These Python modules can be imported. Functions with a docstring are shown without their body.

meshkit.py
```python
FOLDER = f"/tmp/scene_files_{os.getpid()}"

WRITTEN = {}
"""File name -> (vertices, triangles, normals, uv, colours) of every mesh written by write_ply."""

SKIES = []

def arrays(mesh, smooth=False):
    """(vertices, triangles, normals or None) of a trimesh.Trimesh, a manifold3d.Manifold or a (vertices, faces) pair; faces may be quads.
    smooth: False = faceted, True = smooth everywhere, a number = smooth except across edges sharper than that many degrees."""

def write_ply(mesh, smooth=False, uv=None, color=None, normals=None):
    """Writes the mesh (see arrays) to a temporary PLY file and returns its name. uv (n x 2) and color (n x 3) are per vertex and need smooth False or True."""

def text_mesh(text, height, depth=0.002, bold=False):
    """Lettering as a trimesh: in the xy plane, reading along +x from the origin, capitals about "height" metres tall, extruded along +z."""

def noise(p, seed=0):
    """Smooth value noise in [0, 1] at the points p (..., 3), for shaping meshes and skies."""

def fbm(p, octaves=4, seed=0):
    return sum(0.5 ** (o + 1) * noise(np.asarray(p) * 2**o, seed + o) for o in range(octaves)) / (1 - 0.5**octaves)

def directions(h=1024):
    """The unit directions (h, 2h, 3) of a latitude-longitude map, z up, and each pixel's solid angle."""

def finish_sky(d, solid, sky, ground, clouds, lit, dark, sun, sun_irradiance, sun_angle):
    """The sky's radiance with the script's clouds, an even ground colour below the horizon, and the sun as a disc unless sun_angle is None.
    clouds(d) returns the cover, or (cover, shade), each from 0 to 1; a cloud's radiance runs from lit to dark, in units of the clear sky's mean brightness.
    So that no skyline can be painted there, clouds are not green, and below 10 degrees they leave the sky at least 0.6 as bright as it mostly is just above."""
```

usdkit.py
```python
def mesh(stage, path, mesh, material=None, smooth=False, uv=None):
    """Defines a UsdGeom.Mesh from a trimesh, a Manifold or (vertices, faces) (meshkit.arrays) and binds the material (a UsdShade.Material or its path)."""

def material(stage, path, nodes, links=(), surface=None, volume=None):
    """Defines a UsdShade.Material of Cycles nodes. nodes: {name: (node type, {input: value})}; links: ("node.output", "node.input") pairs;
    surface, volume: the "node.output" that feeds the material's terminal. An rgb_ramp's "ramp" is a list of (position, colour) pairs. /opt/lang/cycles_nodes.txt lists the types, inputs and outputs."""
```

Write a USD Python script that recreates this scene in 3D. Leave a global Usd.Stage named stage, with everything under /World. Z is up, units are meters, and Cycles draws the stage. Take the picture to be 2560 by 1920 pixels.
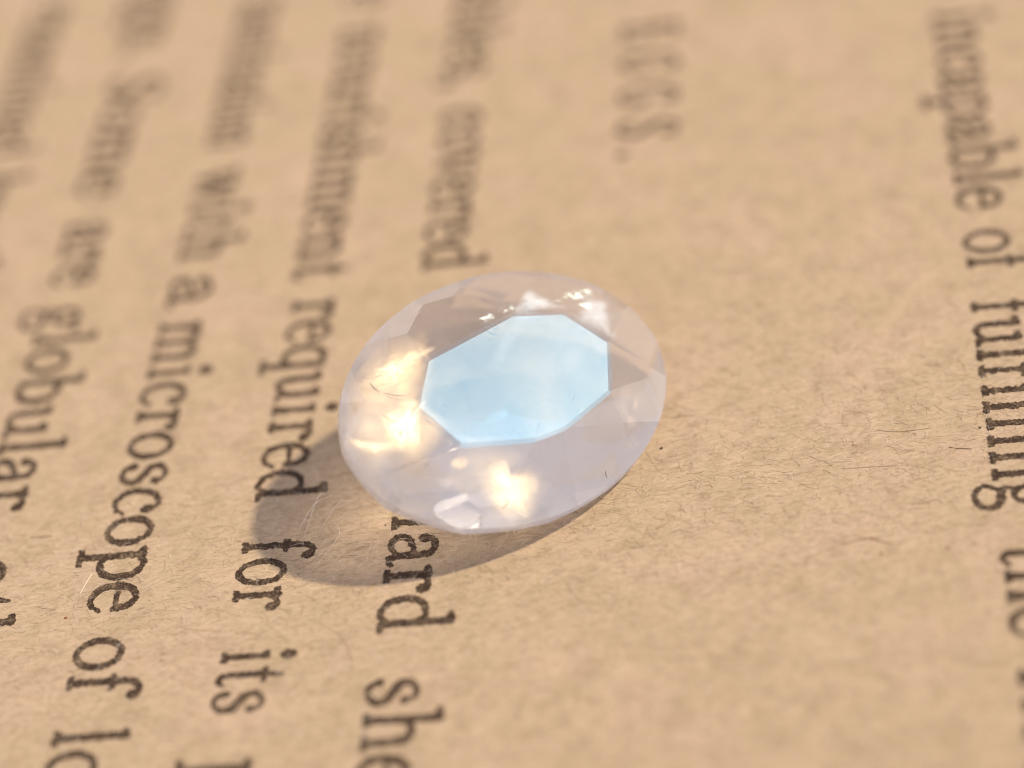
# A faceted moonstone lying on printed brown paper, in sunlight.  Lengths below are millimetres; mm() turns them into metres.
import math, random
import numpy as np, trimesh, manifold3d as m3d
from shapely.geometry import Polygon, LineString, Point, box as sbox
from shapely.ops import unary_union
from shapely import affinity
from pxr import Usd, UsdGeom, UsdLux, UsdShade, Sdf, Gf, Vt
import usdkit, meshkit

random.seed(7)
rng = np.random.default_rng(7)
stage = Usd.Stage.CreateInMemory()
UsdGeom.Xform.Define(stage, '/World')
UsdGeom.Scope.Define(stage, '/World/Looks')
MM = 0.001

# ------------------------------------------------------------------ camera
EYE = np.array([0.0, -65.248, 52.278])
RIGHT = np.array([0.98201613, -0.11804969, -0.14733837])
UP = np.array([0.18879705, 0.61402812, 0.76637141])
BACK = np.array([0.0, -0.78040613, 0.62527295])
BACK = np.cross(RIGHT, UP)
cam = UsdGeom.Camera.Define(stage, '/World/camera')
cam.AddTransformOp().Set(Gf.Matrix4d(*RIGHT, 0, *UP, 0, *BACK, 0, *(EYE * MM), 1))
cam.CreateHorizontalApertureAttr(36.0)
cam.CreateVerticalApertureAttr(27.0)
cam.CreateFocalLengthAttr(36.0 * 6500 / 2560)
cam.CreateFStopAttr(25.0)
cam.CreateFocusDistanceAttr(0.0787)
cam.CreateClippingRangeAttr(Gf.Vec2f(0.005, 50.0))
cam.CreateExposureAttr(0.0)

# ------------------------------------------------------------------ light
SUN = np.array([0.858, 0.032, 1.0]); SUN /= np.linalg.norm(SUN)
sx = np.cross([0, 1, 0], SUN); sx /= np.linalg.norm(sx); sy = np.cross(SUN, sx)
sun = UsdLux.DistantLight.Define(stage, '/World/sun')
sun.AddTransformOp().Set(Gf.Matrix4d(*sx, 0, *sy, 0, *SUN, 0, 0, 0, 0, 1))
sun.CreateIntensityAttr(1.06)
sun.CreateAngleAttr(3.0)
sun.CreateNormalizeAttr(True)
sun.CreateColorAttr(Gf.Vec3f(1.0, 0.855, 0.61))
usdkit.material(stage, '/World/Looks/sky', {
    't': ('sky_texture', {'sky_type': 'single_scattering', 'sun_disc': False, 'sun_elevation': math.asin(SUN[2]),
                          'sun_rotation': math.atan2(SUN[0], SUN[1]), 'altitude': 100.0, 'air_density': 1.0, 'aerosol_density': 3.0, 'ozone_density': 1.0}),
    'c': ('texture_coordinate', {}), 'n': ('noise_texture', {'scale': 2.2, 'detail': 5.0, 'roughness': 0.6}),
    'f': ('rgb_ramp', {'ramp': [(0.30, (0.55, 0.55, 0.55)), (0.60, (0.95, 0.95, 0.95))]}),
    'm': ('mix_color', {'b': (4.55, 4.40, 4.95)}),
    'b': ('background_shader', {'strength': 0.12})},
    [('c.generated', 'n.vector'), ('n.fac', 'f.fac'), ('f.color', 'm.fac'), ('t.color', 'm.a'), ('m.result', 'b.color')], surface='b.background')
sky = UsdLux.DomeLight.Define(stage, '/World/sky')
UsdShade.MaterialBindingAPI.Apply(sky.GetPrim()).Bind(UsdShade.Material.Get(stage, '/World/Looks/sky'))
sky.GetPrim().SetCustomDataByKey('kind', 'structure')

# ------------------------------------------------------------------ helpers
used = {}
def path_for(name, parent='/World'):
    parent = str(parent)
    k = used.get((parent, name), 0); used[(parent, name)] = k + 1
    return f'{parent}/{name}' if k == 0 else f'{parent}/{name}_{k:03d}'
def tag(prim, **kw):
    for k, v in kw.items():
        prim.SetCustomDataByKey(k, v)
    return prim
def thing(name, parent='/World', **kw):
    x = UsdGeom.Xform.Define(stage, path_for(name, parent))
    return tag(x.GetPrim(), **kw)
def obj(name, mesh, mat, parent, smooth=False, **kw):
    if hasattr(mesh, 'to_mesh'):
        g = mesh.to_mesh(); mesh = (np.array(g.vert_properties[:, :3], float), np.array(g.tri_verts))
    elif hasattr(mesh, 'vertices'):
        mesh = (np.array(mesh.vertices, float), np.array(mesh.faces))
    v, f = mesh
    m = usdkit.mesh(stage, path_for(name, parent), (np.asarray(v) * MM, f), '/World/Looks/' + mat, smooth=smooth)
    return tag(m.GetPrim(), **kw)
def mat(name, nodes, links=(), surface=None, volume=None):
    return usdkit.material(stage, '/World/Looks/' + name, nodes, links, surface, volume)

# ------------------------------------------------------------------ materials
POS = ('geometry', {})
mat('kraft', {
    'g': POS,
    'm1': ('noise_texture', {'scale': 260.0, 'detail': 3.0, 'roughness': 0.6}),
    'm2': ('noise_texture', {'scale': 900.0, 'detail': 4.0, 'roughness': 0.65}),
    'mapf': ('mapping', {'rotation': (0, 0, 0.5), 'scale': (2600.0, 9000.0, 2600.0)}),
    'fib': ('noise_texture', {'scale': 1.0, 'detail': 3.0, 'roughness': 0.6, 'distortion': 1.2}),
    'mapg': ('mapping', {'rotation': (0, 0, -0.7), 'scale': (2200.0, 8200.0, 2200.0)}),
    'fib2': ('noise_texture', {'scale': 1.0, 'detail': 3.0, 'roughness': 0.6, 'distortion': 1.0}),
    'r1': ('rgb_ramp', {'ramp': [(0.30, (0.430, 0.330, 0.236)), (0.5, (0.450, 0.344, 0.248)), (0.68, (0.474, 0.352, 0.268))]}),
    'r2': ('rgb_ramp', {'ramp': [(0.28, (0.84, 0.83, 0.80)), (0.5, (1, 1, 1)), (0.75, (1.08, 1.07, 1.06))]}),
    'r3': ('rgb_ramp', {'ramp': [(0.30, (0.80, 0.78, 0.74)), (0.48, (1, 1, 1)), (0.72, (1.14, 1.13, 1.12))]}),
    'r4': ('rgb_ramp', {'ramp': [(0.32, (0.86, 0.84, 0.80)), (0.5, (1, 1, 1)), (0.72, (1.10, 1.10, 1.08))]}),
    'x1': ('mix_color', {'blend_type': 'multiply', 'fac': 1.0}),
    'x2': ('mix_color', {'blend_type': 'multiply', 'fac': 0.8}),
    'x3': ('mix_color', {'blend_type': 'multiply', 'fac': 0.8}),
    'ad': ('math', {'math_type': 'add'}),
    'bump': ('bump', {'strength': 0.55, 'distance': 0.00003}),
    'p': ('principled_bsdf', {'roughness': 0.95, 'specular_ior_level': 0.08, 'sheen_weight': 0.0}),
}, [('g.position', 'm1.vector'), ('g.position', 'm2.vector'), ('g.position', 'mapf.vector'), ('g.position', 'mapg.vector'),
    ('mapf.vector', 'fib.vector'), ('mapg.vector', 'fib2.vector'),
    ('m1.fac', 'r1.fac'), ('m2.fac', 'r2.fac'), ('fib.fac', 'r3.fac'), ('fib2.fac', 'r4.fac'),
    ('r1.color', 'x1.a'), ('r2.color', 'x1.b'), ('x1.result', 'x2.a'), ('r3.color', 'x2.b'), ('x2.result', 'x3.a'), ('r4.color', 'x3.b'),
    ('x3.result', 'p.base_color'), ('fib.fac', 'ad.value1'), ('fib2.fac', 'ad.value2'), ('ad.value', 'bump.height'), ('bump.normal', 'p.normal')],
    surface='p.BSDF')
mat('ink', {
    'g': POS,
    'n': ('noise_texture', {'scale': 14000.0, 'detail': 3.0, 'roughness': 0.7}),
    'n2': ('noise_texture', {'scale': 2600.0, 'detail': 2.0, 'roughness': 0.6}),
    'ad': ('math', {'math_type': 'multiply_add', 'value2': 0.6}),
    'r': ('rgb_ramp', {'ramp': [(0.50, (0.030, 0.018, 0.012)), (0.80, (0.060, 0.039, 0.028)), (1.0, (0.22, 0.16, 0.11))]}),
    'b': ('bump', {'strength': 0.6, 'distance': 0.00002}),
    'p': ('principled_bsdf', {'roughness': 0.75, 'specular_ior_level': 0.10}),
}, [('g.position', 'n.vector'), ('g.position', 'n2.vector'), ('n2.fac', 'ad.value1'), ('n.fac', 'ad.value3'), ('ad.value', 'r.fac'), ('r.color', 'p.base_color'),
    ('n.fac', 'b.height'), ('b.normal', 'p.normal')], surface='p.BSDF')
def fibre_mat(name, col):
    mat(name, {'p': ('principled_bsdf', {'base_color': col, 'roughness': 0.6, 'specular_ior_level': 0.3}),
               't': ('translucent_bsdf', {'color': col}), 'm': ('mix_closure', {'fac': 0.3})},
        [('p.BSDF', 'm.closure1'), ('t.BSDF', 'm.closure2')], surface='m.closure')
fibre_mat('pale_fibre', (0.60, 0.475, 0.355))
fibre_mat('tan_fibre', (0.42, 0.32, 0.225))
fibre_mat('brown_fibre', (0.32, 0.20, 0.12))
fibre_mat('white_hair', (0.86, 0.78, 0.70))
fibre_mat('yellow_fibre', (0.50, 0.38, 0.17))
mat('dirt', {'p': ('principled_bsdf', {'base_color': (0.06, 0.035, 0.025), 'roughness': 0.7})}, surface='p.BSDF')
mat('red_dirt', {'p': ('principled_bsdf', {'base_color': (0.30, 0.10, 0.05), 'roughness': 0.7})}, surface='p.BSDF')

CEN = np.array([-0.281, -3.74, 2.51]); A, B = 5.639, 5.639 / 1.35
E1 = np.array([math.cos(0.552), math.sin(0.552), 0.0])
# the stone: clear feldspar, faintly milky, whose fine layers lie parallel to the table and throw back blue light near the mirror direction
CRYSTAL_UP = np.array([0.384, -0.384, 1.0]); CRYSTAL_UP /= np.linalg.norm(CRYSTAL_UP)
E1 -= (E1 @ CRYSTAL_UP) * CRYSTAL_UP; E1 /= np.linalg.norm(E1)
E2 = np.cross(CRYSTAL_UP, E1)
ROT = np.c_[E1, E2, CRYSTAL_UP]
def place(v): return np.asarray(v) @ ROT.T + CEN
mat('moonstone', {
    'g': POS,
    'n': ('noise_texture', {'scale': 300.0, 'detail': 5.0, 'roughness': 0.58, 'distortion': 0.8}),
    'r': ('rgb_ramp', {'ramp': [(0.30, (0.10, 0.29, 0.53)), (0.50, (0.15, 0.33, 0.54)), (0.68, (0.22, 0.37, 0.55))]}),
    'glass': ('glass_bsdf', {'color': (0.99, 0.985, 1.0), 'roughness': 0.02, 'IOR': 1.52}),
    'clear': ('transparent_bsdf', {'color': (0.98, 0.97, 0.98)}),
    'sheen': ('glossy_bsdf', {'roughness': 0.38, 'distribution': 'ggx'}),
    'milk': ('translucent_bsdf', {'color': (0.95, 0.94, 0.98)}),
    'milk2': ('diffuse_bsdf', {'color': (0.92, 0.90, 0.95)}),
    'mm': ('mix_closure', {'fac': 0.6}),
    # two clear spots added to the stone, so that a patch of sun gets through it to the paper
    'd1': ('vector_math', {'math_type': 'distance', 'vector2': tuple(place((-1.95, 0.26, 1.15)) * MM)}),
    'd2': ('vector_math', {'math_type': 'distance', 'vector2': tuple(place((-3.35, 0.03, -1.53)) * MM)}),
    'dm': ('math', {'math_type': 'minimum'}),
    'dn': ('noise_texture', {'scale': 1800.0, 'detail': 3.0}),
    'da': ('math', {'math_type': 'multiply_add', 'value2': 0.0006}),
    'dr': ('map_range', {'from_min': 0.0005, 'from_max': 0.0016, 'to_min': 0.98, 'to_max': 0.30, 'clamp': True}),
    'cl': ('mix_closure', {}),
    'mk': ('attribute', {'attribute': 'haze'}),
    'gm': ('mix_closure', {}),
    'dot': ('vector_math', {'math_type': 'dot_product', 'vector2': tuple(CRYSTAL_UP)}),
    'sm': ('map_range', {'from_min': 0.93, 'from_max': 0.985, 'to_min': 0.02, 'to_max': 0.25, 'clamp': True}),
    'mix': ('mix_closure', {}),
    'vol': ('principled_volume', {'color': (0.96, 0.955, 0.98), 'density': 34.0, 'anisotropy': 0.2}),
}, [('g.position', 'n.vector'), ('n.fac', 'r.fac'), ('r.color', 'sheen.color'), ('mk.fac', 'gm.fac'), ('g.position', 'd1.vector1'), ('g.position', 'd2.vector1'), ('d1.value', 'dm.value1'), ('d2.value', 'dm.value2'), ('g.position', 'dn.vector'), ('dn.fac', 'da.value1'), ('dm.value', 'da.value3'), ('da.value', 'dr.value'), ('dr.result', 'cl.fac'), ('g.true_normal', 'dot.vector1'), ('dot.value', 'sm.value'), ('sm.result', 'mix.fac'),
    ('milk.BSDF', 'mm.closure1'), ('milk2.BSDF', 'mm.closure2'), ('glass.BSDF', 'cl.closure1'), ('clear.BSDF', 'cl.closure2'), ('cl.closure', 'gm.closure1'), ('mm.closure', 'gm.closure2'),
    ('gm.closure', 'mix.closure1'), ('sheen.BSDF', 'mix.closure2')], surface='mix.closure', volume='vol.volume')
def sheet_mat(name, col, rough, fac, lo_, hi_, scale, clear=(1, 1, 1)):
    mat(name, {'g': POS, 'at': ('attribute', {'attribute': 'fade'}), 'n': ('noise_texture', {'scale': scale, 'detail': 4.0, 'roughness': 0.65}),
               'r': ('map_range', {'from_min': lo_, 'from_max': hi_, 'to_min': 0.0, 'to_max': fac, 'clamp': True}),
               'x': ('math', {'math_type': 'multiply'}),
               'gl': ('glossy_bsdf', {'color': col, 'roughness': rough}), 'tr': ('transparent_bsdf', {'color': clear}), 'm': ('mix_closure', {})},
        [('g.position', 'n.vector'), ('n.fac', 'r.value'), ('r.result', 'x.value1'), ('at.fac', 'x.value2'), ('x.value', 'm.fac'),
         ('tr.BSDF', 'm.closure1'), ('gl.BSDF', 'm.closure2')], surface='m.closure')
sheet_mat('sunlit_feather', (1.0, 0.86, 0.60), 0.36, 0.42, 0.20, 0.62, 1300.0)  # added sheets that catch the sun, imitating light focused in the stone
sheet_mat('soft_feather', (1.0, 0.78, 0.46), 0.40, 0.36, 0.15, 0.70, 600.0)  # dimmer added sheets, the warm halo around those glows
sheet_mat('pale_wisp_and_reflection', (0.92, 0.94, 1.0), 0.45, 0.08, 0.35, 0.65, 1200.0)  # whitish wisps, and one added sheet imitating a pavilion reflection
sheet_mat('blue_facet_light', (0.60, 0.76, 1.0), 0.42, 0.34, 0.15, 0.55, 900.0)  # added sheets imitating the blue light of single crown facets
sheet_mat('bright_fracture', (0.72, 0.93, 1.0), 0.24, 0.55, 0.46, 0.64, 3500.0)
sheet_mat('fracture_and_facet_patch', (0.60, 0.48, 0.40), 0.36, 0.30, 0.46, 0.66, 3000.0)  # a crack, and added brown sheets for darker facets
mat('needle', {'p': ('principled_bsdf', {'base_color': (0.12, 0.10, 0.09), 'roughness': 0.5})}, surface='p.BSDF')

# ------------------------------------------------------------------ the printed sheet
paper = thing('paper_sheet', label='brown kraft paper sheet printed with an old book page in black ink', category='paper')
PP = paper.GetPath()
pb = trimesh.creation.box([190, 190, 0.25]); pb.apply_translation([0, 5, -0.125])
obj('sheet', pb, 'kraft', PP)

# lettering: an old-style book face drawn with strokes, in units of its x-height
T, H = 0.172, 0.108
def rect(x0, y0, x1, y1): return sbox(min(x0, x1), min(y0, y1), max(x0, x1), max(y0, y1))
def stem(x, y0, y1, w=T): return rect(x - w / 2, y0, x + w / 2, y1)
def slab(x, y, w=0.50, h=H): return rect(x - w / 2, y, x + w / 2, y + h)
def flag(x, y, w=0.25): return Polygon([(x - w, y - 0.13), (x - w, y - 0.05), (x, y), (x, y - 0.2)])
def dot(x, y, r): return Point(x, y).buffer(r, 12)
def curve(pts, n=10):
    p = np.array(pts, float); p = np.vstack([2 * p[0] - p[1], p, 2 * p[-1] - p[-2]]); out = []
    for i in range(1, len(p) - 2):
        for s in np.linspace(0, 1, n, endpoint=False):
            a, b, c, d = p[i - 1:i + 3]
            out.append(0.5 * (2 * b + (c - a) * s + (2 * a - 5 * b + 4 * c - d) * s * s + (3 * b - a - 3 * c + d) * s ** 3))
    return np.array(out + [p[-2]])
def stroke(pts):                      # (x, y, width) control points
    c = curve(pts); parts = []
    for a, b in zip(c[:-1], c[1:]):
        parts.append(unary_union([Point(a[:2]).buffer(a[2] / 2, 6), Point(b[:2]).buffer(b[2] / 2, 6)]).convex_hull)
    return unary_union(parts)
def ring(cx, cy, rx, ry, side=T, top=H):
    o = affinity.scale(Point(cx, cy).buffer(1, 24), rx, ry); i = affinity.scale(Point(cx, cy).buffer(1, 24), rx - side, ry - top)
    return o.difference(i)
def arch(x0, x1, y=0.72): return stroke([(x0, y - 0.12, 0.09), (x0 + 0.14, 0.90, 0.10), ((x0 + x1) / 2 + 0.04, 0.96, 0.13), (x1 - 0.04, 0.84, 0.17), (x1, 0.6, T)])
def G_(c):
    if c == 'i': return [stem(.3, 0, .98), slab(.3, 0, .36), flag(.3, 1.0, .17), dot(.3, 1.37, .15)], .60
    if c == 'l': return [stem(.3, 0, 1.55), slab(.3, 0, .40), flag(.3, 1.57, .20)], .60
    if c == 'n': return [stem(.28, 0, .98), flag(.28, 1.0), slab(.28, 0, .38), stem(.86, 0, .7), slab(.86, 0, .38), arch(.28, .86)], 1.14
    if c == 'h': return [stem(.28, 0, 1.55), flag(.28, 1.57), slab(.28, 0, .38), stem(.86, 0, .7), slab(.86, 0, .38), arch(.28, .86)], 1.14
    if c == 'm': return [stem(.28, 0, .98), flag(.28, 1.0)] + [slab(x, 0, .36) for x in (.28, .83, 1.38)] + [stem(.83, 0, .7), stem(1.38, 0, .7), arch(.28, .83), arch(.83, 1.38)], 1.66
    if c == 'u': return [stem(.27, .3, .97), flag(.27, 1.0), stem(.85, 0.06, .97), flag(.85, 1.0), rect(.85, 0, 1.10, .10), stroke([(.27, .4, T), (.31, .14, .17), (.48, .04, .12), (.68, .10, .10), (.85, .30, .09)])], 1.14
    if c == 'r': return [stem(.30, 0, .98), flag(.30, 1.0), slab(.30, 0, .38), stroke([(.30, .62, .09), (.42, .88, .10), (.60, .95, .11), (.72, .90, .12)]), dot(.72, .84, .125)], .84
    if c == 'o': return [ring(.50, .5, .46, .52)], 1.0
    if c == 'c': return [stroke([(.80, .74, .13), (.70, .93, .11), (.50, .98, .10), (.24, .82, .16), (.145, .5, T), (.24, .17, .16), (.50, .02, .11), (.72, .08, .09), (.86, .24, .07)]), dot(.76, .76, .125)], .93
    if c == 'e': return [stroke([(.16, .57, .09), (.84, .57, .09)]), stroke([(.83, .57, .15), (.76, .84, .14), (.50, .98, .10), (.24, .82, .16), (.145, .5, T), (.24, .17, .16), (.52, .02, .11), (.74, .08, .09), (.88, .24, .07)])], .97
    if c == 'a': return [stroke([(.20, .74, .12), (.28, .92, .10), (.48, .97, .11), (.68, .86, .16), (.72, .60, T), (.72, .22, T)]), dot(.23, .74, .12), stroke([(.72, .58, .08), (.45, .50, .10), (.20, .36, .16), (.19, .14, .16), (.36, .03, .11), (.58, .11, .09), (.72, .28, .08)]), stroke([(.72, .25, T), (.77, .06, .15), (.90, .03, .09), (1.0, .10, .07)])], 1.0
    if c == 's': return [stroke([(.72, .78, .10), (.62, .94, .10), (.42, .98, .10), (.21, .86, .14), (.22, .66, .17), (.44, .52, .19), (.67, .38, .18), (.71, .17, .14), (.52, .02, .10), (.30, .03, .10), (.15, .20, .10)]), dot(.69, .78, .10), dot(.185, .22, .10)], .87
    if c == 't': return [Polygon([(.225, .85), (.225, .98), (.37, 1.32), (.41, 1.32), (.41, .85)]), stem(.318, .25, .98), rect(.10, .89, .58, .985), stroke([(.318, .32, T), (.34, .10, .15), (.48, .01, .12), (.66, .10, .08)])], .73
    if c == 'f': return [stem(.30, 0, 1.2), slab(.30, 0, .38), rect(.10, .89, .54, .985), stroke([(.30, 1.1, T), (.34, 1.38, .15), (.52, 1.53, .11), (.68, 1.50, .12)]), dot(.70, 1.42, .125)], .72
    if c == 'd': return [stem(.84, .05, 1.55), flag(.84, 1.57), rect(.84, 0, 1.08, .10), stroke([(.84, .74, .09), (.62, .97, .11), (.27, .84, .15), (.145, .5, T), (.27, .15, .15), (.60, .02, .11), (.84, .26, .09)])], 1.12
    if c == 'b': return [stem(.27, .03, 1.55), flag(.27, 1.57), stroke([(.27, .74, .09), (.50, .97, .11), (.83, .84, .15), (.94, .5, T), (.83, .15, .15), (.52, .02, .11), (.27, .22, .09)])], 1.07
    if c == 'p': return [stem(.28, -.48, .98), flag(.28, 1.0), slab(.28, -.50, .54), stroke([(.28, .74, .09), (.50, .97, .11), (.83, .84, .15), (.94, .5, T), (.83, .15, .15), (.52, .02, .11), (.28, .22, .09)])], 1.07
    if c == 'q': return [stem(.84, -.48, .98), slab(.84, -.50, .54), stroke([(.84, .74, .09), (.62, .97, .11), (.27, .84, .15), (.145, .5, T), (.27, .15, .15), (.60, .02, .11), (.84, .26, .09)])], 1.10
    if c == 'g': return [ring(.42, .66, .33, .34, .15, .09), stroke([(.22, .38, .09), (.16, .22, .10), (.30, .12, .14), (.60, .08, .16), (.80, -.06, .15), (.76, -.30, .12), (.45, -.42, .10), (.14, -.32, .11), (.10, -.12, .10), (.28, .10, .08)]), stroke([(.66, .88, .08), (.80, .98, .09)]), dot(.87, .96, .10)], .97
    if c == 'v': return [stroke([(.20, .95, T), (.54, .05, T)]), stroke([(.54, .05, .10), (.86, .95, .09)]), slab(.20, .90, .44, .09), slab(.86, .90, .36, .09)], 1.04
    if c == 'w': return [stroke([(.20, .95, T), (.46, .05, T)]), stroke([(.46, .05, .10), (.74, .95, .09)]), stroke([(.72, .95, T), (1.0, .05, T)]), stroke([(1.0, .05, .10), (1.28, .95, .09)]), slab(.20, .90, .44, .09), slab(1.28, .90, .36, .09), slab(.72, .90, .30, .09)], 1.46
    if c == 'y': return [stroke([(.20, .95, T), (.54, .05, T)]), stroke([(.86, .95, .09), (.54, .05, .10), (.42, -.30, .11), (.22, -.42, .11)]), dot(.20, -.36, .11), slab(.20, .90, .44, .09), slab(.86, .90, .36, .09)], 1.04
    if c == 'x': return [stroke([(.20, .95, T), (.84, .05, T)]), stroke([(.82, .95, .09), (.20, .05, .10)]), slab(.20, .90, .40, .09), slab(.82, .90, .36, .09), slab(.18, 0, .36, .09), slab(.84, 0, .42, .09)], 1.04
    if c == 'E': return [stem(.30, 0, 1.45, .20), rect(.06, 0, 1.05, .11), rect(.06, 1.34, 1.02, 1.45), rect(.30, .70, .75, .79), rect(.72, .56, .80, .94), rect(.95, 0, 1.07, .42), rect(.92, 1.05, 1.03, 1.45)], 1.22
    if c == 'G': return [stroke([(1.02, 1.05, .12), (.86, 1.36, .11), (.60, 1.43, .11), (.27, 1.18, .18), (.17, .72, .20), (.27, .27, .18), (.60, .03, .12), (.88, .12, .11), (1.0, .40, .14)]), stem(1.0, .10, .62, .18), slab(1.0, .58, .50, .09), rect(.98, .98, 1.07, 1.45)], 1.34
    if c == 'S': return [stroke([(.90, 1.08, .10), (.76, 1.37, .10), (.48, 1.43, .11), (.22, 1.25, .16), (.25, .95, .19), (.52, .76, .21), (.82, .54, .20), (.88, .24, .16), (.62, .03, .11), (.34, .05, .10), (.14, .38, .10)]), rect(.86, 1.02, .95, 1.45), rect(.09, 0, .18, .44)], 1.08
    if c == 'B': return [stem(.30, 0, 1.45, .20), rect(.06, 0, .6, .11), rect(.06, 1.34, .6, 1.45)], 1.2
    if c == ',': return [dot(.24, .10, .13), stroke([(.30, .08, .14), (.30, -.12, .10), (.16, -.28, .06)])], .48
    if c == '.': return [dot(.24, .11, .135)], .48
    raise KeyError(c)
GL = {}
def glyph(c):
    if c not in GL:
        parts, adv = G_(c); g = unary_union(parts)
        g = g.buffer(.05, 4).buffer(-.05, 4)              # bracketed serifs
        g = g.buffer(-.02, 4).buffer(.034, 4)            # corners rounded by ink spread
        GL[c] = (g, adv)
    return GL[c]
XH = 1.46
ORG = np.array([-7.778, 1.384]); READ = np.array([-0.175234, -0.984527]); RISE = np.array([0.984527, -0.175234])
def rough(poly, seed):
    out = []
    for g in getattr(poly, 'geoms', [poly]):
        if g.area < 1e-4: continue
        def ringpts(r):
            n = max(12, int(r.length / 0.017)); p = np.array([r.interpolate(i / n, normalized=True).coords[0] for i in range(n)])
            q = np.c_[p * 20.0, np.full(n, seed * 3.1)]
            d = np.stack([meshkit.fbm(q, 3, 1), meshkit.fbm(q, 3, 9)], 1) - 0.5
            return p + d * 0.115
        g2 = Polygon(ringpts(g.exterior), [ringpts(i) for i in g.interiors if i.length > .15]).buffer(0)
        out += [x for x in getattr(g2, 'geoms', [g2]) if x.area > 1e-3]
    return out
letter_seed = [0]
def word(text, u0, v0, u1=None, xh=XH, track=0.0):
    """text set from u0 to u1 (mm along the reading direction) on the baseline v0"""
    w = UsdGeom.Xform.Define(stage, path_for('printed_word', PP)).GetPrim()
    total = sum(glyph(c)[1] + track for c in text)
    k = xh if u1 is None else (u1 - u0) / (total - 0.06)
    x = 0.0
    for c in text:
        g, adv = glyph(c); letter_seed[0] += 1
        polys = rough(g, letter_seed[0]); ms = []
        jit = rng.normal(0, 0.012, 2)
        for p in polys:
            m = trimesh.creation.extrude_polygon(p, 1.0, engine='earcut')
            v = np.array(m.vertices)
            uu = u0 + (v[:, 0] + x) * k + jit[0]; vv = v0 + v[:, 1] * xh + jit[1]
            P = ORG + uu[:, None] * READ + vv[:, None] * RISE
            ms.append(trimesh.Trimesh(np.c_[P, 0.006 + 0.010 * v[:, 2]], m.faces, process=False))
        m = trimesh.util.concatenate(ms)
        if np.linalg.det(np.c_[READ, RISE]) < 0: m.invert()
        obj('comma' if c == ',' else 'full_stop' if c == '.' else 'letter', m, 'ink', w.GetPath())
        x += adv + track
    return w
word('examined', -27.2, -13.55, -16.1); word('by', -14.9, -13.5); word('the', -10.6, -13.5)
word('eggs.', -28.6, -9.1); word('Some', -20.9, -9.1, -12.85); word('are', -11.25, -9.0, -7.4); word('globular', -6.25, -9.0, 4.3); word('others', 6.5, -9.0)
word('xamination', -25.9, -4.55, -15.3); word('with', -13.85, -4.5, -8.25); word('a', -7.4, -4.5, -5.75); word('microscope', -4.85, -4.53, 9.3); word('of', 10.35, -4.56, 12.75); word('low', 13.95, -4.55)
word('the', -28.6, -0.2); word('nourishment', -22.9, -0.1, -6.6); word('required', -5.45, 0.05, 4.75); word('for', 6.5, -0.03, 9.6); word('its', 11.2, 0.0, 13.8); word('proper', 15.5, 0.0)
word('vegetables,', -32.6, 4.3, -17.9); word('covered', -16.45, 4.4, -6.5); word('hard', 5.0, 4.55, 10.95); word('shell', 12.75, 4.5)
word('EGGS.', -21.2, 11.0, -11.5, track=0.55)
word('incapable', -19.9, 22.63, -7.3); word('of', -6.15, 22.7, -3.85); word('fulfilling', -2.4, 22.65, 7.6); word('the', 9.0, 22.63, 12.8); word('first', 13.9, 22.65)

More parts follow.
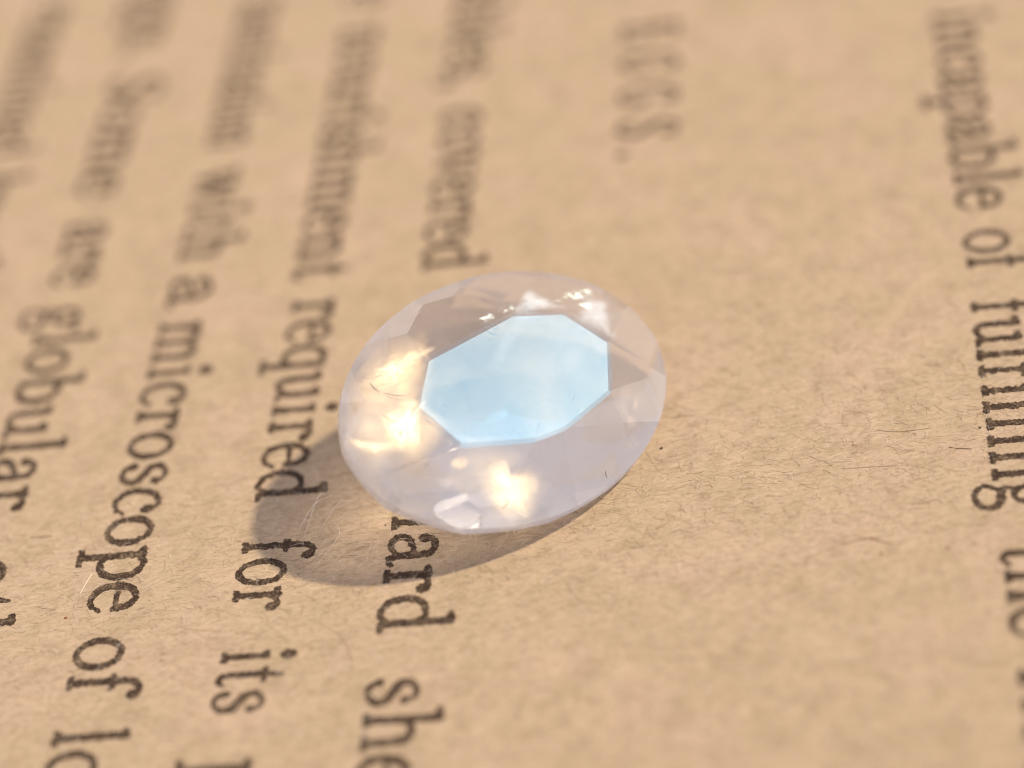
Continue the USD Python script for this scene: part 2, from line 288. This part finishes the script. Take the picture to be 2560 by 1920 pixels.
# fibres of the paper
def fibres(name, matname, n, lo, hi, z0, z1, rad, lift=0.0, curl=0.5, region=None, kind='stuff'):
    pts, counts, wid = [], [], []
    k = 6
    for _ in range(n):
        if region is None:
            y = -21 + 55 * rng.random() ** 1.35; half = 19 + (y + 20) * 0.12
            x = rng.uniform(-half, half) + 1.0
        else:
            a = rng.normal(0, 1, 2); x, y = region[0] + a[0] * region[2], region[1] + a[1] * region[3]
        L = rng.uniform(lo, hi); th = rng.normal(0.35, 0.75) if rng.random() < 0.75 else rng.uniform(0, math.pi)
        bend = rng.normal(0, curl); ds = L / (k - 1)
        z = rng.uniform(z0, z1); up = lift * rng.random(); ph = rng.uniform(0, math.pi)
        r = rad * rng.uniform(0.6, 1.3)
        for i in range(k):
            s = i / (k - 1)
            zz = z + (up * math.sin(s * math.pi * (0.6 + 0.4 * math.sin(ph))) if lift else 0.003 * math.sin(s * 6 + ph))
            pts.append((x, y, max(zz, 0.002))); wid.append(2 * r * (0.55 if i in (0, k - 1) else 1))
            x += ds * math.cos(th); y += ds * math.sin(th); th += bend / (k - 1) + rng.normal(0, 0.12)
        counts.append(k)
    c = UsdGeom.BasisCurves.Define(stage, path_for(name, PP))
    c.CreateTypeAttr('linear')
    c.CreatePointsAttr(Vt.Vec3fArray.FromNumpy((np.array(pts) * MM).astype(np.float32)))
    c.CreateCurveVertexCountsAttr(Vt.IntArray(counts))
    c.CreateWidthsAttr(Vt.FloatArray.FromNumpy((np.array(wid) * MM).astype(np.float32)))
    c.SetWidthsInterpolation('vertex')
    UsdShade.MaterialBindingAPI.Apply(c.GetPrim()).Bind(UsdShade.Material.Get(stage, '/World/Looks/' + matname))
    tag(c.GetPrim(), kind=kind)
fibres('pale_fibres', 'pale_fibre', 26000, 0.12, 0.6, 0.002, 0.010, 0.0055)
fibres('tan_fibres', 'tan_fibre', 26000, 0.12, 0.6, 0.002, 0.010, 0.0055)
fibres('brown_fibres', 'brown_fibre', 450, 0.08, 0.45, 0.002, 0.012, 0.005)
fibres('yellow_fibres', 'yellow_fibre', 220, 0.3, 1.1, 0.004, 0.012, 0.007)
fibres('raised_hairs', 'white_hair', 11000, 0.12, 0.5, 0.008, 0.02, 0.0030, lift=0.13, curl=1.6)

def speck(x, y, r, m='dirt'):
    b = trimesh.creation.icosphere(2, 1.0); v = b.vertices * (1 + 0.5 * (meshkit.fbm(b.vertices * 2 + x, 2, 3) - 0.5))[:, None] * [r, r * 0.8, r * 0.5]
    obj('speck', (v + [x, y, r * 0.35], b.faces), m, PP, smooth=True)
for a in [(4.15, -4.51, .055), (9.44, -10.22, .05, 'red_dirt'), (9.55, -10.91, .05, 'red_dirt'), (13.65, -6.36, .045), (11.44, -11.21, .05, 'red_dirt'), (-10.99, 0.64, .04, 'red_dirt'), (-4.6, -5.6, .03), (-14.49, -7.0, .05, 'red_dirt'), (6.2, -9.1, .025), (-1.2, -9.0, .025), (-11.6, -9.6, .03, 'red_dirt')]: speck(*a)
def strand(pts, r, m, z0=0.012, z1=0.012):
    p = curve([(a, b, z0 + (z1 - z0) * math.sin(math.pi * i / max(1, len(pts) - 1))) for i, (a, b) in enumerate(pts)], 6)
    V, F, n = [], [], 6
    for i in range(len(p)):
        t = p[min(i + 1, len(p) - 1)] - p[max(i - 1, 0)]; t /= np.linalg.norm(t); u = np.cross(t, [0, 0, 1]); u /= np.linalg.norm(u); w = np.cross(u, t)
        q = r * (0.35 + 0.65 * math.sin(math.pi * (i + .5) / len(p)) ** 0.5)
        V += [p[i] + q * (math.cos(k * math.pi / 3) * u + math.sin(k * math.pi / 3) * w) for k in range(n)]
        if i: F += [f for k in range(n) for f in ((i * n - n + k, i * n - n + (k + 1) % n, i * n + k), (i * n + k, i * n - n + (k + 1) % n, i * n + (k + 1) % n))]
    obj('stray_fibre', (np.array(V), np.array(F)), m, PP, smooth=True)
for p, r, m, h in [([(12.54, -6.95), (12.67, -7.03)], .012, 'brown_fibre', .01), ([(12.71, -7.06), (13.18, -7.23)], .014, 'brown_fibre', .02), ([(10.83, -9.12), (11.24, -9.16), (11.6, -9.14), (11.78, -9.28)], .007, 'brown_fibre', .02),
                   ([(9.22, -6.99), (10.14, -7.18), (10.89, -7.33)], .007, 'tan_fibre', .01), ([(10.63, -5.57), (11.31, -5.85), (12.27, -5.95)], .007, 'tan_fibre', .01), ([(8.49, -10.23), (9.32, -10.2), (9.93, -10.64)], .010, 'brown_fibre', .02),
                   ([(-6.92, -9.26), (-6.21, -10.22), (-6.07, -11.59), (-6.7, -12.39)], .0045, 'brown_fibre', .04), ([(-15.69, -3.01), (-15.0, -3.14)], .016, 'brown_fibre', .01), ([(-14.07, -6.05), (-13.81, -5.49), (-13.69, -5.25)], .018, 'white_hair', .03),
                   ([(-7.29, -5.14), (-6.68, -4.37), (-6.14, -3.77)], .011, 'white_hair', .30), ([(-6.62, -5.33), (-5.94, -4.59), (-5.48, -4.25)], .010, 'white_hair', .35), ([(-7.12, -5.46), (-6.55, -4.22), (-6.32, -3.62)], .010, 'white_hair', .4), ([(-7.1, -7.2), (-6.03, -5.87), (-6.21, -4.89)], .006, 'white_hair', .2)]:
    strand(p, r, m, 0.012, h)

# ------------------------------------------------------------------ the stone
CH, GT = 1.15, 0.16        # crown height above the girdle's middle, half girdle thickness
STAR = 0.86
TABLE = np.array([(-1.95, 1.85), (-3.24, .70), (-2.90, -.99), (-.78, -2.02), (.27, -2.18), (2.32, -1.88), (3.44, -.49), (2.87, 1.04), (1.39, 1.81)])
def support(d): return math.hypot(A * d[0], B * d[1])
def build_stone(depth):
    t = np.linspace(0, 2 * np.pi, 144, endpoint=False)
    body = m3d.Manifold.extrude(m3d.CrossSection([np.c_[A * np.cos(t), B * np.sin(t)]]), 6.0).translate([0, 0, -4.6])
    body = body.trim_by_plane([0, 0, -1], -CH)
    def cut(nrm, p):
        nonlocal body
        nrm = np.asarray(nrm, float); nrm /= np.linalg.norm(nrm)
        body = body.trim_by_plane(list(-nrm), -float(nrm @ p))
    for a, b in zip(TABLE, np.roll(TABLE, -1, 0)):          # star facets along the table's edges
        e = b - a; d = np.array([e[1], -e[0]]); d /= np.linalg.norm(d)
        if d @ a < 0: d = -d
        run = support(d) - d @ a
        cut([d[0] * (CH - GT) * STAR, d[1] * (CH - GT) * STAR, run], np.array([*a, CH]))
    for a, b in zip(TABLE, np.roll(TABLE, -1, 0)):          # the table's edges are very slightly rounded over
        e = b - a; d = np.array([e[1], -e[0]]); d /= np.linalg.norm(d)
        if d @ a < 0: d = -d
        cut([d[0] * 0.24, d[1] * 0.24, 0.97], np.array([*(a - d * 0.05), CH]))
    for a in TABLE:                                         # kite facets from the table's corners to the girdle
        ang = math.atan2(a[1] / B, a[0] / A); p = np.array([A * math.cos(ang), B * math.sin(ang)]); d = np.array([p[0] / A ** 2, p[1] / B ** 2]); d /= np.linalg.norm(d)
        run = support(d) - d @ a
        cut([d[0] * (CH - GT), d[1] * (CH - GT), run * 1.0], np.array([*a, CH]))
    angs = np.sort(np.arctan2(TABLE[:, 1] / B, TABLE[:, 0] / A))
    for i, g0 in enumerate(angs):                           # two small facets along the girdle between each two kites
        g1 = angs[(i + 1) % len(angs)] + (2 * np.pi if i == len(angs) - 1 else 0)
        for w in (0.30, 0.70):
            ang = g0 + (g1 - g0) * w; p = np.array([A * math.cos(ang), B * math.sin(ang)]); d = np.array([p[0] / A ** 2, p[1] / B ** 2]); d /= np.linalg.norm(d)
            cut([d[0], d[1], 1 / math.tan(math.radians(33))], np.array([*(p * 0.986), GT + 0.01]))
    for k in range(12):         # pavilion mains, down to a short keel
        ang = 2 * np.pi * (k + 0.5) / 12; p = np.array([A * math.cos(ang), B * math.sin(ang)]); d = np.array([p[0] / A ** 2, p[1] / B ** 2]); d /= np.linalg.norm(d)
        h = support(d); keel = 0.35 * abs(d[0]) + 0.10
        cut([d[0] * (depth - GT - 0.10), d[1] * (depth - GT - 0.10), -(h - keel)], np.array([*(d * keel), -depth]))
    for k in range(12):
        ang = 2 * np.pi * k / 12; p = np.array([A * math.cos(ang), B * math.sin(ang)]); d = np.array([p[0] / A ** 2, p[1] / B ** 2]); d /= np.linalg.norm(d)
        cut([d[0], d[1], -1 / math.tan(math.radians(38))], np.array([*(d * support(d) * 0.985), -GT]))
    return body.trim_by_plane([0, 0, 1], -depth)
lo, hi = 1.2, 3.4
for _ in range(24):           # deepen the pavilion until its tip rests on the paper beside the girdle's low edge
    md = (lo + hi) / 2
    q = np.array(build_stone(md).to_mesh().vert_properties[:, :3]); low = place(q[q[:, 2] < -0.25])[:, 2].min()
    lo, hi = (lo, md) if low < 0.004 else (md, hi)
stone_m = build_stone(lo).to_mesh()
sv, sf = np.array(stone_m.vert_properties[:, :3], float), np.array(stone_m.tri_verts)
wv = place(sv)
print('pavilion depth', lo, 'lowest', wv[:, 2].min())
BASE = np.array([wv[wv[:, 2].argmin()][0], wv[wv[:, 2].argmin()][1], 0.0])
stone = UsdGeom.Xform.Define(stage, '/World/moonstone'); stone.AddTranslateOp().Set(Gf.Vec3d(*(BASE * MM)))
tag(stone.GetPrim(), label='oval faceted moonstone with a blue glow lying tilted on printed brown paper', category='gemstone')
SP = '/World/moonstone'
tri = trimesh.Trimesh(wv, sf, process=True)
fn, key = tri.face_normals, {}
lab = np.array([key.setdefault(tuple(np.round(x, 2)), len(key)) for x in fn])      # every facet keeps its own corners, so its edges stay crisp
bv, bf = [], []
for k in range(len(key)):
    f = tri.faces[lab == k]; u, inv = np.unique(f, return_inverse=True)
    bf.append(inv.reshape(-1, 3) + sum(map(len, bv))); bv.append(tri.vertices[u])
hz = []
for p in bv:                  # milkiness per facet, part random, part set to imitate lighter and darker reflections
    c = ((p.mean(0) - CEN) @ ROT); base = 0.115 - 0.028 * c[1] if c[2] > 0 else 0.07
    for at_, v_ in (((-1.43, 3.74), .20), ((.61, 3.92), .17), ((-4.27, 2.48), .16), ((-.26, 2.76), -.02), ((2.31, 2.79), -.02), ((-4.53, .96), .06), ((4.68, -.64), -.04), ((4.2, 1.42), .03), ((3.2, -2.54), .10), ((3.5, -1.45), .02), ((-2.84, 2.69), .07)):
        if c[2] > 0 and math.hypot(c[0] - at_[0], c[1] - at_[1]) < 0.45: base += v_
    hz += [float(np.clip(base + rng.uniform(-0.08, 0.09), 0.02, 0.32)) if c[2] < 1.1 else 0.06] * len(p)
body = obj('body', (np.vstack(bv) - BASE, np.vstack(bf)), 'moonstone', SP)
UsdGeom.PrimvarsAPI(body).CreatePrimvar('haze', Sdf.ValueTypeNames.FloatArray, 'vertex').Set(Vt.FloatArray(hz))
INNER_SHEETS = [   # thin flaws, and sheets added as glows and reflections: part name, material, corners in the stone's own axes (mm)
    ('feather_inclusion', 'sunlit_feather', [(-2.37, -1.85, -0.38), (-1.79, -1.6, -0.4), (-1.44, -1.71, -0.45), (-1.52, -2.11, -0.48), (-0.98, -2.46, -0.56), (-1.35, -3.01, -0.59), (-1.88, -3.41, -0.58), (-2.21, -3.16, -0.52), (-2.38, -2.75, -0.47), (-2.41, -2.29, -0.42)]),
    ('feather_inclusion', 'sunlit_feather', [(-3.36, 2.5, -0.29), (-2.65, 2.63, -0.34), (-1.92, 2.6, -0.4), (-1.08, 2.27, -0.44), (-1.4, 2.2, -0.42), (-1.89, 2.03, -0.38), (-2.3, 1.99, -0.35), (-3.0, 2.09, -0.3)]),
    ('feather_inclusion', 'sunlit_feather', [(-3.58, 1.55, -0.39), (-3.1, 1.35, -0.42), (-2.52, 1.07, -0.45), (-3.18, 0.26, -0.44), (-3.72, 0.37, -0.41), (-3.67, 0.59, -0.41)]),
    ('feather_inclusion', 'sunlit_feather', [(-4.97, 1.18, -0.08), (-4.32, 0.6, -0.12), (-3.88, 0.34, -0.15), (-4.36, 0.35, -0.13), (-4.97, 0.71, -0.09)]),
    ('wisp_and_glow_sheet', 'soft_feather', [(-2.9, -1.2, -0.75), (-1.75, -0.7, -0.8), (-0.7, -1.5, -0.8), (-0.75, -2.7, -0.82), (-1.5, -3.0, -0.75), (-2.4, -2.9, -0.7)]),  # added halo of the front glow
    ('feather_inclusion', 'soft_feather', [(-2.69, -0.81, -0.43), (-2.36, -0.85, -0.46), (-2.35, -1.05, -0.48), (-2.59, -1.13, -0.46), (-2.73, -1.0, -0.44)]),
    ('wisp_and_glow_sheet', 'soft_feather', [(-3.86, 2.37, -0.39), (-2.65, 3.17, -0.46), (-1.04, 2.65, -0.56), (-1.95, 1.57, -0.5), (-2.47, 1.09, -0.47), (-2.31, 0.33, -0.48), (-3.53, -0.11, -0.41), (-4.56, 0.46, -0.35), (-4.81, 1.16, -0.33)]),  # added warm glow filling the left side
    ('wisp_and_glow_sheet', 'pale_wisp_and_reflection', [(-4.95, 1.86, -0.02), (-3.66, 2.06, -0.02), (-3.78, 0.51, -0.17), (-3.87, 0.32, -0.19), (-3.49, 0.05, -0.23), (-3.98, -0.5, -0.27), (-5.23, 0.01, -0.2), (-5.36, 0.68, -0.13)]),  # added in place of a grey pavilion reflection
    ('facet_light_sheet', 'blue_facet_light', [(1.73, 1.92, -0.04), (3.01, 2.56, -0.25), (3.27, 1.84, -0.25), (3.4, 1.31, -0.24)]),
    ('facet_light_sheet', 'blue_facet_light', [(3.53, 0.81, -0.31), (4.01, -0.15, -0.4), (5.08, 1.06, -0.55), (4.51, 1.46, -0.45), (3.77, 1.04, -0.34)]),
    ('wisp_and_glow_sheet', 'pale_wisp_and_reflection', [(2.82, 1.48, -0.26), (3.34, 1.27, -0.3), (3.38, 0.51, -0.23), (2.75, -0.92, -0.01), (1.87, -1.38, 0.13), (1.96, -0.32, 0.01), (2.12, 0.8, -0.12)]),
    ('wisp_and_glow_sheet', 'pale_wisp_and_reflection', [(0.09, 1.11, 0.29), (1.14, 1.64, 0.15), (1.77, 1.93, 0.07), (2.07, 1.74, 0.03), (1.14, 1.18, 0.15), (-0.1, 0.6, 0.32)]),
    ('fracture_and_facet_patch', 'bright_fracture', [(3.42, 1.83, -0.04), (4.35, 1.81, -0.18), (5.25, 1.57, -0.3), (4.93, 1.35, -0.24), (4.0, 1.47, -0.1), (3.31, 1.64, -0.01)]),
    ('fracture_and_facet_patch', 'bright_fracture', [(3.99, 1.35, -0.22), (4.32, 1.16, -0.26), (4.18, 0.86, -0.23), (3.94, 1.14, -0.21)]),
    ('fracture_and_facet_patch', 'bright_fracture', [(0.67, 2.31, 0.34), (1.38, 2.41, 0.22), (1.27, 2.15, 0.25), (0.71, 2.04, 0.34)]),
    ('fracture_and_facet_patch', 'bright_fracture', [(1.41, 2.3, 0.22), (2.02, 2.25, 0.13), (1.85, 2.06, 0.17), (1.45, 2.13, 0.23)]),
    ('fracture_and_facet_patch', 'fracture_and_facet_patch', [(-4.08, 2.68, 0.09), (-3.41, 2.78, 0.01), (-2.12, 2.78, -0.12), (-0.93, 2.9, -0.25), (-0.98, 2.79, -0.23), (-2.16, 2.63, -0.1), (-3.41, 2.59, 0.03)]),
    ('fracture_and_facet_patch', 'fracture_and_facet_patch', [(2.79, -1.38, -0.35), (3.55, -1.53, -0.52), (3.48, -2.32, -0.59), (2.62, -2.74, -0.46), (2.57, -2.33, -0.4)]),  # added sheet for a darker brown facet, no crack
    ('fracture_and_facet_patch', 'fracture_and_facet_patch', [(2.66, -2.24, -0.35), (3.07, -2.62, -0.43), (3.04, -3.25, -0.46), (2.22, -3.49, -0.34), (2.0, -3.2, -0.29)]),  # second added sheet for the brown facets, no crack
]
NEEDLES = [
    ((0.77, 2.01, 0.45), (0.97, 1.72, 0.45)),
    ((0.94, 1.94, 0.45), (1.0, 1.76, 0.45)),
    ((0.53, 1.99, 0.45), (0.73, 1.65, 0.45)),
    ((0.65, -1.02, 0.45), (0.79, -1.16, 0.45)),
    ((1.26, -1.46, 0.45), (1.59, -1.2, 0.45)),
    ((1.11, -1.86, 0.45), (1.35, -1.66, 0.45)),
    ((-1.53, 1.75, 0.45), (-1.52, 1.63, 0.45)),
    ((-2.06, 0.71, 0.45), (-1.99, 0.45, 0.45)),
    ((-3.98, 0.41, 0.45), (-3.78, 0.53, 0.45)),
    ((-0.01, -1.46, 0.45), (-0.31, -1.73, 0.45)),
    ((-3.58, 2.38, 0.45), (-3.53, 1.88, 0.45)),
    ((-3.51, 1.9, 0.45), (-2.9, 1.29, 0.45)),
    ((0.81, -3.75, 0.45), (0.67, -3.99, 0.45)),
    ((-2.82, -3.11, 0.45), (-2.45, -2.98, 0.45)),
    ((-3.67, -3.03, 0.45), (-3.48, -2.97, 0.45)),
    ((-3.95, -0.79, 0.45), (-3.76, -0.73, 0.45)),
]

def inner_sheet(name, matname, pts):
    P = np.array(pts, float); c0 = P.mean(0)
    _, _, vt = np.linalg.svd(P - c0); ax, ay = vt[0], vt[1]
    q = Polygon(np.c_[(P - c0) @ ax, (P - c0) @ ay]).buffer(0).buffer(-0.03).buffer(0.05, 4)
    q = max(getattr(q, 'geoms', [q]), key=lambda g: g.area)
    n = 56; e = np.array([q.exterior.interpolate(i / n, normalized=True).coords[0] for i in range(n)])
    e += (rng.random((n, 2)) - 0.5) * 0.06
    if 'feather' in matname: e = e.mean(0) + (e - e.mean(0)) * 1.18
    cc = np.array(q.representative_point().coords[0]) * 0.5 + e.mean(0) * 0.5
    V, F, fade = [cc], [], [1.0]
    for r, w in ((0.52, 0.90), (0.80, 0.42), (1.08, 0.0)):
        V += list(cc + (e - cc) * r); fade += [w] * n
    for i in range(n):
        j = (i + 1) % n; F.append((0, 1 + i, 1 + j))
        for k in (0, 1):
            a, b = 1 + k * n, 1 + (k + 1) * n
            F += [(a + i, b + i, b + j), (a + i, b + j, a + j)]
    V = np.array(V); nz = np.cross(ax, ay)
    rip = (meshkit.fbm(np.c_[V * 1.8, np.full(len(V), 3.0)], 3, 5) - 0.5) * 0.10
    W = c0 + V[:, :1] * ax + V[:, 1:] * ay + rip[:, None] * nz
    m = usdkit.mesh(stage, path_for(name, SP), ((place(W) - BASE) * MM, np.array(F)), '/World/Looks/' + matname, smooth=True)
    UsdGeom.PrimvarsAPI(m).CreatePrimvar('fade', Sdf.ValueTypeNames.FloatArray, 'vertex').Set(Vt.FloatArray(fade))
for a in INNER_SHEETS: inner_sheet(*a)
for a, b in NEEDLES:
    a, b = np.array(a), np.array(b); m = trimesh.creation.icosphere(1, 1.0)
    L = np.linalg.norm(b - a); d = (b - a) / L; u = np.cross(d, [0, 0, 1]); u /= np.linalg.norm(u); w = np.cross(d, u)
    v = m.vertices; bend = 0.08 * L * (1 - v[:, 2] ** 2)
    W = (a + b) / 2 + v[:, 2:] * d * L / 2 + (v[:, :1] * 0.016 + bend[:, None]) * u + v[:, 1:2] * 0.016 * w
    obj('needle_inclusion', (place(W) - BASE, m.faces), 'needle', SP, smooth=True)
